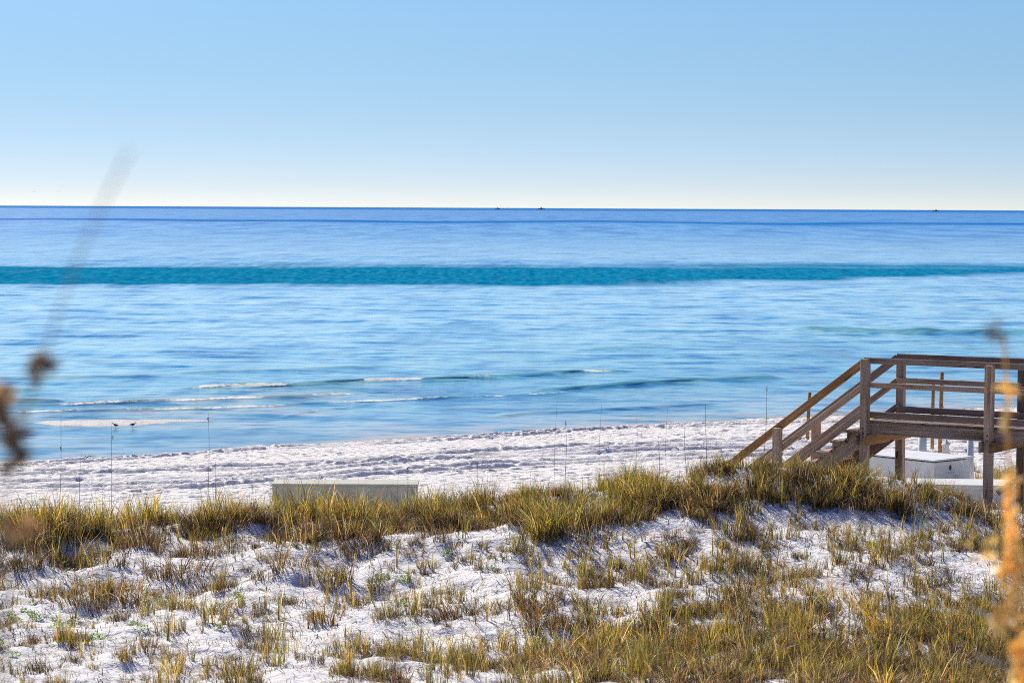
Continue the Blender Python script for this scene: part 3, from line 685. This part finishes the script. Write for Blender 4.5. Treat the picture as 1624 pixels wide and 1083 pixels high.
# ------------------------------------------------------------------ tall seed stalks on the crest
def stalk(px, pt, pb, D_, label, lean=0., head=.0, node=None):
    a = at(px, pb, D_); gz = Hs(a.x, a.y); top = at(px + lean, pt, D_); h = top.z - gz; dx = top.x - a.x
    root = empty('sea_oat_stalk', (a.x, a.y, gz), label=label, cat='grass stalk')
    bm = bmesh.new(); ph = random.uniform(0, 6)
    pts = [(dx * t + .012 * math.sin(ph + 5 * t), .012 * math.sin(ph + 4 * t), h * t - .03 * (t == 0)) for t in np.linspace(0, 1, 9)]
    fw = .62 if ('thin' in label or 'faint' in label or 'fine' in label) and px > 400 else 1.0; tube(bm, pts, .005, 5, lambda t: (.0048 - .0028 * t) * fw); bm_obj('stem', bm, M_stalk, root, Matrix.Translation((a.x, a.y, gz)), True)
    for t0, L in ([(1 - head / h * .5, head)] if head else []) + ([(node, .05)] if node else []):
        bm = bmesh.new()
        for k in range(int(10 + L * 60)):
            t = t0 + (random.random() - .5) * L / h; q = Vector((dx * t, 0, h * t)); d = Vector((random.uniform(-1, 1), random.uniform(-1, 1), random.uniform(.1, 1))).normalized() * .022
            s = d.orthogonal().normalized() * .006
            bm.faces.new([bm.verts.new(q), bm.verts.new(q + d * .5 + s), bm.verts.new(q + d), bm.verts.new(q + d * .5 - s)])
        bm_obj('seed_head', bm, M_stalk, root, Matrix.Translation((a.x, a.y, gz)))
M_stalk = plain('dry_stalk', (.17, .14, .10), (.10, .08, .06), .8, 20)
for a in ((92, 660, 800, 35.6, 'tall thin stalk leaning slightly, leftmost in front of the sandbar', 6, .0, .72),
          (126, 727, 800, 35.8, 'short dark stalk between two tall ones at the far left', 2),
          (174, 668, 800, 35.5, 'tall straight stalk beside the two shorebirds', 5, .0, .85),
          (331, 655, 800, 35.6, 'tallest straight stalk over the left shoreline with a knob near its top', -1, .0, .94),
          (342, 720, 800, 35.4, 'shorter stalk just right of the tallest left one', 1),
          (402, 712, 800, 35.6, 'thin stalk left of the grey-green locker', -2),
          (645, 742, 805, 35.2, 'dark stalk in front of the right end of the locker', 1, .1),
          (632, 752, 805, 35.3, 'fine stalk in front of the locker beside the darker one', 0),
          (703, 758, 800, 35.1, 'short dark bent stalk just right of the locker', 4),
          (757, 720, 790, 35.5, 'faint stalk in front of the vehicle tracks', 2),
          (879, 635, 770, 35.9, 'very thin tall stalk whose tip crosses the shoreline in the middle', 4),
          (950, 640, 770, 35.8, 'very thin tall stalk right of the middle of the shoreline', 3),
          (897, 668, 770, 35.7, 'short knobbed stalk at the waterline near the middle', 0, .06),
          (1008, 660, 760, 35.8, 'faint stalk on the crest left of a dark straight one', 2),
          (1056, 645, 755, 35.9, 'faint thin stalk reaching above the beach', 2),
          (1119, 640, 750, 35.8, 'dark straight stalk left of the foot of the stair rail', 1),
          (1045, 690, 760, 35.6, 'short dark pair-forming stalk on the crest', 0),
          (1088, 672, 760, 35.6, 'pale stalk just left of the dark straight one', -2),
          (1210, 612, 740, 35.9, 'stalk with a dark seed head standing beside the stair rail', 7, .09)):
    stalk(*a)

# ------------------------------------------------------------------ blurred plants close to the camera
M_near = leaf_mat('near_leaf', .45)
def near_plant(name, stem, rad, D0, D1, blobs, pal, label, cat, seed, extra=()):
    """stem: photo pixels bottom to top, distances D0..D1; blobs: (px,py,D,half width px,half height px,count)"""
    g = np.random.default_rng(seed); n_ = len(stem)
    pts = [at(px, py, D0 + (D1 - D0) * i / (n_ - 1)) for i, (px, py) in enumerate(stem)]
    b = pts[0].copy(); gz = Hs(b.x, b.y); 
    low = [Vector((b.x + (b.x - pts[1].x) * .3, b.y + .05, gz - .05)), Vector((b.x, b.y, (gz + b.z) / 2))] if b.z > gz + .1 else []
    root = empty(name, (low[0] if low else b), label=label, cat=cat)
    bm = bmesh.new(); tube(bm, low + pts, rad, 6, lambda t: rad * (1.15 - .7 * t)); o = bm_obj('stem', bm, M_nstem if pal is not ORANGE else M_ostem, root, Matrix(), True)
    for ex in extra:
        q = [at(*e) for e in ex]; bm = bmesh.new(); tube(bm, q, rad * .8, 6); bm_obj('branch', bm, M_nstem, root, Matrix(), True)
    for (px, py, D, hw, hh, cnt) in blobs:
        V, F, C = [], [], []; k = 0; c0 = at(px, py, D); sx = hw / FPX * D; sz = hh / FPX * D
        for _ in range(cnt):
            q = c0 + Vector((g.normal(0, .5) * sx, g.normal(0, .5) * sx, g.normal(0, .5) * sz)); L = g.uniform(.012, .03)
            d = Vector((g.normal(0, 1), g.normal(0, 1), g.normal(0, 1.3))).normalized() * L; s = d.orthogonal().normalized() * L * .28
            V += [q, q + d * .5 + s, q + d, q + d * .5 - s]; F.append((k, k + 1, k + 2, k + 3)); k += 4
            C += [np.array(pal[g.integers(0, len(pal))])] * 4
        o = new_mesh('seed_cluster' if pal is not ORANGE else 'leaf_cluster', [tuple(v) for v in V], np.array(F), M_near, attrs={'tint': np.array(C)}); place(o, root, Matrix())
M_nstem = plain('dark_stem', (.07, .055, .045), (.05, .04, .03), .8, 30)
M_ostem = plain('orange_stem', (.50, .25, .05), (.40, .19, .04), .8, 30)
ORANGE = [(.92, .64, .24), (.92, .56, .16), (.95, .74, .38), (.74, .44, .14)]
BROWN = [(.12, .08, .055), (.18, .11, .07), (.09, .06, .05)]
LBROWN = [(.42, .25, .12), (.32, .18, .09), (.50, .33, .18)]
near_plant('sea_oats', [(8, 800), (15, 745), (28, 680), (62, 590), (95, 490), (130, 395), (170, 310), (205, 240)], .0018, 2.6, 1.7,
           [(66, 580, 2.55, 3, 13, 20), (21, 700, 2.6, 4, 30, 55)], BROWN,
           'out-of-focus dark seed stalk curving up at the left edge close to the camera', 'sea oats', 5)
near_plant('dry_weed', [(-14, 1000), (-20, 850), (-14, 740), (-5, 650)], .0022, 2.7, 2.6, [(-2, 645, 2.65, 14, 13, 48)], LBROWN[:2] + BROWN[:1],
           'out-of-focus brown dried flower head cut off by the left edge', 'dried weed', 6)
near_plant('dry_weed', [(-20, 1200), (0, 1000), (25, 900), (55, 830)], .0018, 3.0, 3.1, [(34, 842, 3.1, 42, 18, 24)], LBROWN,
           'out-of-focus pale brown leaves in front of the crest grass at left', 'dried weed', 8)
near_plant('orange_shrub', [(1628, 1200), (1618, 1050), (1608, 930), (1602, 820), (1598, 700), (1596, 600), (1592, 540), (1578, 524)], .0042, 4.2, 4.0,
           [(1603, 830, 4.1, 8, 70, 48), (1600, 760, 4.1, 6, 30, 18), (1592, 985, 4.1, 22, 16, 46), (1614, 920, 4.1, 13, 60, 70), (1620, 1040, 4.1, 15, 50, 80), (1597, 615, 4.0, 7, 10, 14), (1590, 660, 4.0, 5, 8, 6), (1560, 880, 4.2, 22, 20, 14), (1600, 895, 4.1, 18, 24, 40)],
           ORANGE, 'out-of-focus bright orange dried plant along the right edge of the view', 'dried plant', 7,
           extra=([(1612, 1010, 4.15), (1585, 985, 4.2), (1535, 962, 4.3)], [(1616, 1070, 4.15), (1590, 1055, 4.2), (1550, 1040, 4.3)]))
near_plant('dark_bud', [(1640, 700), (1618, 600), (1600, 555), (1580, 527)], .0008, 3.1, 3.0, [(1578, 526, 3.0, 2, 4, 9)], BROWN[:1], 'small out-of-focus dark bud against the water at the upper right', 'bud', 17)

# ------------------------------------------------------------------ shorebirds
def ell(bm, c, r, rot=None, seg=10):
    m = Matrix.Translation(c) @ (rot.to_4x4() if rot else Matrix()) @ Matrix.Diagonal((*r, 1))
    bmesh.ops.create_uvsphere(bm, u_segments=seg, v_segments=seg - 2, radius=1, matrix=m)
def shorebird(px, py, D_, rz, label, s=1.0):
    a = at(px, py, D_); gz = max(Hs(a.x, a.y), -.02)
    root = empty('sandpiper', (a.x, a.y, gz), rz, label=label, cat='bird', group=None)
    me = bpy.data.meshes.new('bird_body'); sk = bpy.data.objects.new('bird_body', me)
    bm = bmesh.new()
    spine = [((-.15, 0, .125), .008), ((-.10, 0, .135), .026), ((-.03, 0, .14), .05), ((.05, 0, .15), .046), ((.09, 0, .185), .024), ((.105, 0, .215), .026), ((.13, 0, .213), .014), ((.165, 0, .205), .004), ((.20, 0, .198), .002)]
    rings = []
    for (c, r) in spine:
        rings.append([bm.verts.new((c[0] + (.3 * r * math.cos(k) if 0 < c[0] < .1 else 0), r * math.sin(k) * .85, c[2] + r * math.cos(k))) for k in np.linspace(0, 2 * math.pi, 11)[:-1]])
    for r0, r1 in zip(rings, rings[1:]):
        for k in range(10): bm.faces.new((r0[k], r0[(k + 1) % 10], r1[(k + 1) % 10], r1[k]))
    bm.faces.new(rings[0][::-1]); bm.faces.new(rings[-1])
    for sg in (-1, 1):   # legs with the hock bent back, three toes
        tube(bm, [(0, sg * .018, .11), (-.02, sg * .02, .065), (0, sg * .02, .004)], .004, 5)
        for tx, ty in ((.035, 0), (.03, .015), (.03, -.015)): tube(bm, [(0, sg * .02, .004), (tx, sg * .02 + ty, .002)], .003, 4)
    bmesh.ops.scale(bm, vec=(s, s, s), verts=bm.verts)
    bmesh.ops.recalc_face_normals(bm, faces=bm.faces); bm.to_mesh(me); bm.free(); me.materials.append(M_bird)
    for p_ in me.polygons: p_.use_smooth = True
    col.objects.link(sk); sk.parent = root
shorebird(183, 682, 86.6, R(165), 'small brown shorebird at the sandbar edge, the left one beside the stalk', .85)
shorebird(211, 680, 86.9, R(20), 'small brown shorebird at the sandbar edge, the right one of the two', .85)
def gull(px, py, D_, label, s):
    a = at(px, py, D_); root = empty('gull', a, random.uniform(0, 3), label=label, cat='bird')
    bm = bmesh.new(); ell(bm, Vector((0, 0, 0)), (.28, .08, .08))
    for sg in (-1, 1):
        q = [(-.1, 0, .02), (.12, 0, .02), (.1, sg * .4, .2), (-.08, sg * .4, .18), (-.12, sg * .85, .05), (-.16, sg * .8, .04)]
        v = [bm.verts.new(p_) for p_ in q]; bm.faces.new((v[0], v[1], v[2], v[3])); bm.faces.new((v[3], v[2], v[4], v[5]))
        v = [bm.verts.new((p_[0], p_[1], p_[2] - .02)) for p_ in q]; bm.faces.new((v[3], v[2], v[1], v[0])); bm.faces.new((v[5], v[4], v[2], v[3]))
    bmesh.ops.scale(bm, vec=(s, s, s), verts=bm.verts)
    me = bpy.data.meshes.new('gull_body'); bm.to_mesh(me); bm.free(); me.materials.append(M_gull); o = bpy.data.objects.new('gull_body', me); col.objects.link(o); o.parent = root
gull(54, 305, 900, 'distant gull flying low over the horizon, farther left', .9)
gull(93, 304, 850, 'distant gull flying low over the horizon, farther right', .9)

# ------------------------------------------------------------------ boats on the horizon
def boat(px, D_, L, label, seed, flip=1):
    x_, y_ = at(px, 328, D_).x, D_
    root = empty('fishing_boat', (x_, y_, 0), R(8) * flip, label=label, cat='boat')
    bm = bmesh.new(); sec = [(-.5, .13, .10), (-.35, .15, .09), (0, .16, .09), (.3, .12, .11), (.45, .05, .14), (.52, .006, .16)]
    rings = [[bm.verts.new((u_ * L * flip, wd * L * s_, z_)) for s_, z_ in ((-1, hh * L), (-.7, -.03 * L), (.7, -.03 * L), (1, hh * L))] for u_, wd, hh in sec]
    for r0, r1 in zip(rings, rings[1:]):
        for k in range(4): bm.faces.new((r0[k], r0[(k + 1) % 4], r1[(k + 1) % 4], r1[k]))
    bm.faces.new(rings[0]); bm.faces.new(rings[-1][::-1])
    o = bm_obj('hull', bm, M_hullw); o.parent = root
    bm = bmesh.new(); box_bm(bm, .26 * L, .2 * L, .13 * L, (.05 * L * flip, 0, .15 * L), .01 * L); box_bm(bm, .14 * L, .16 * L, .07 * L, (.07 * L * flip, 0, .25 * L), .01 * L); o = bm_obj('cabin', bm, M_hullw); o.parent = root
    bm = bmesh.new(); tube(bm, [(.03 * L * flip, 0, .2 * L), (.03 * L * flip, 0, .42 * L)], .012 * L, 6); tube(bm, [(-.1 * L * flip, 0, .1 * L), (-.38 * L * flip, 0, .24 * L)], .01 * L, 6); o = bm_obj('mast', bm, M_hullw); o.parent = root
boat(789, 7600, 17, 'tiny dark fishing boat on the horizon, left of the close pair near the middle', 1)
boat(859, 7300, 21, 'tiny dark fishing boat on the horizon, right of the close pair near the middle', 2, -1)
boat(1484, 6800, 19, 'tiny dark fishing boat on the horizon above the boardwalk', 3)

# ------------------------------------------------------------------ bits of seaweed on the beach
for i, (px, py, lb) in enumerate(((1268, 698, 'dark lump of seaweed on the sand behind the stair rail'), (283, 708, 'dark bit of seaweed on the waterline at the left'),
                                  (140, 727, 'dark bit of seaweed on the beach near the left end of the shoreline'), (372, 705, 'dark scrap of seaweed on the waterline above the locker'))):
    D_ = 70.
    for _ in range(40):
        a = at(px, py, D_); dz = Hs(a.x, a.y) - a.z; D_ += float(np.clip(-dz * 6, -2, 2))
    bm = bmesh.new(); g = np.random.default_rng(40 + i)
    for _ in range(26):
        q = Vector((g.normal(0, .09), g.normal(0, .05), abs(g.normal(0, .03)))); e = q + Vector((g.normal(0, .07), g.normal(0, .05), g.uniform(-.02, .05)))
        tube(bm, [q, (q + e) / 2 + Vector((0, 0, .02)), e], .009, 4)
    a = at(px, py, D_); o = bm_obj('seaweed', bm, M_dark, None, Matrix.Translation((a.x, a.y, Hs(a.x, a.y))), True); tag(o, lb, 'seaweed')
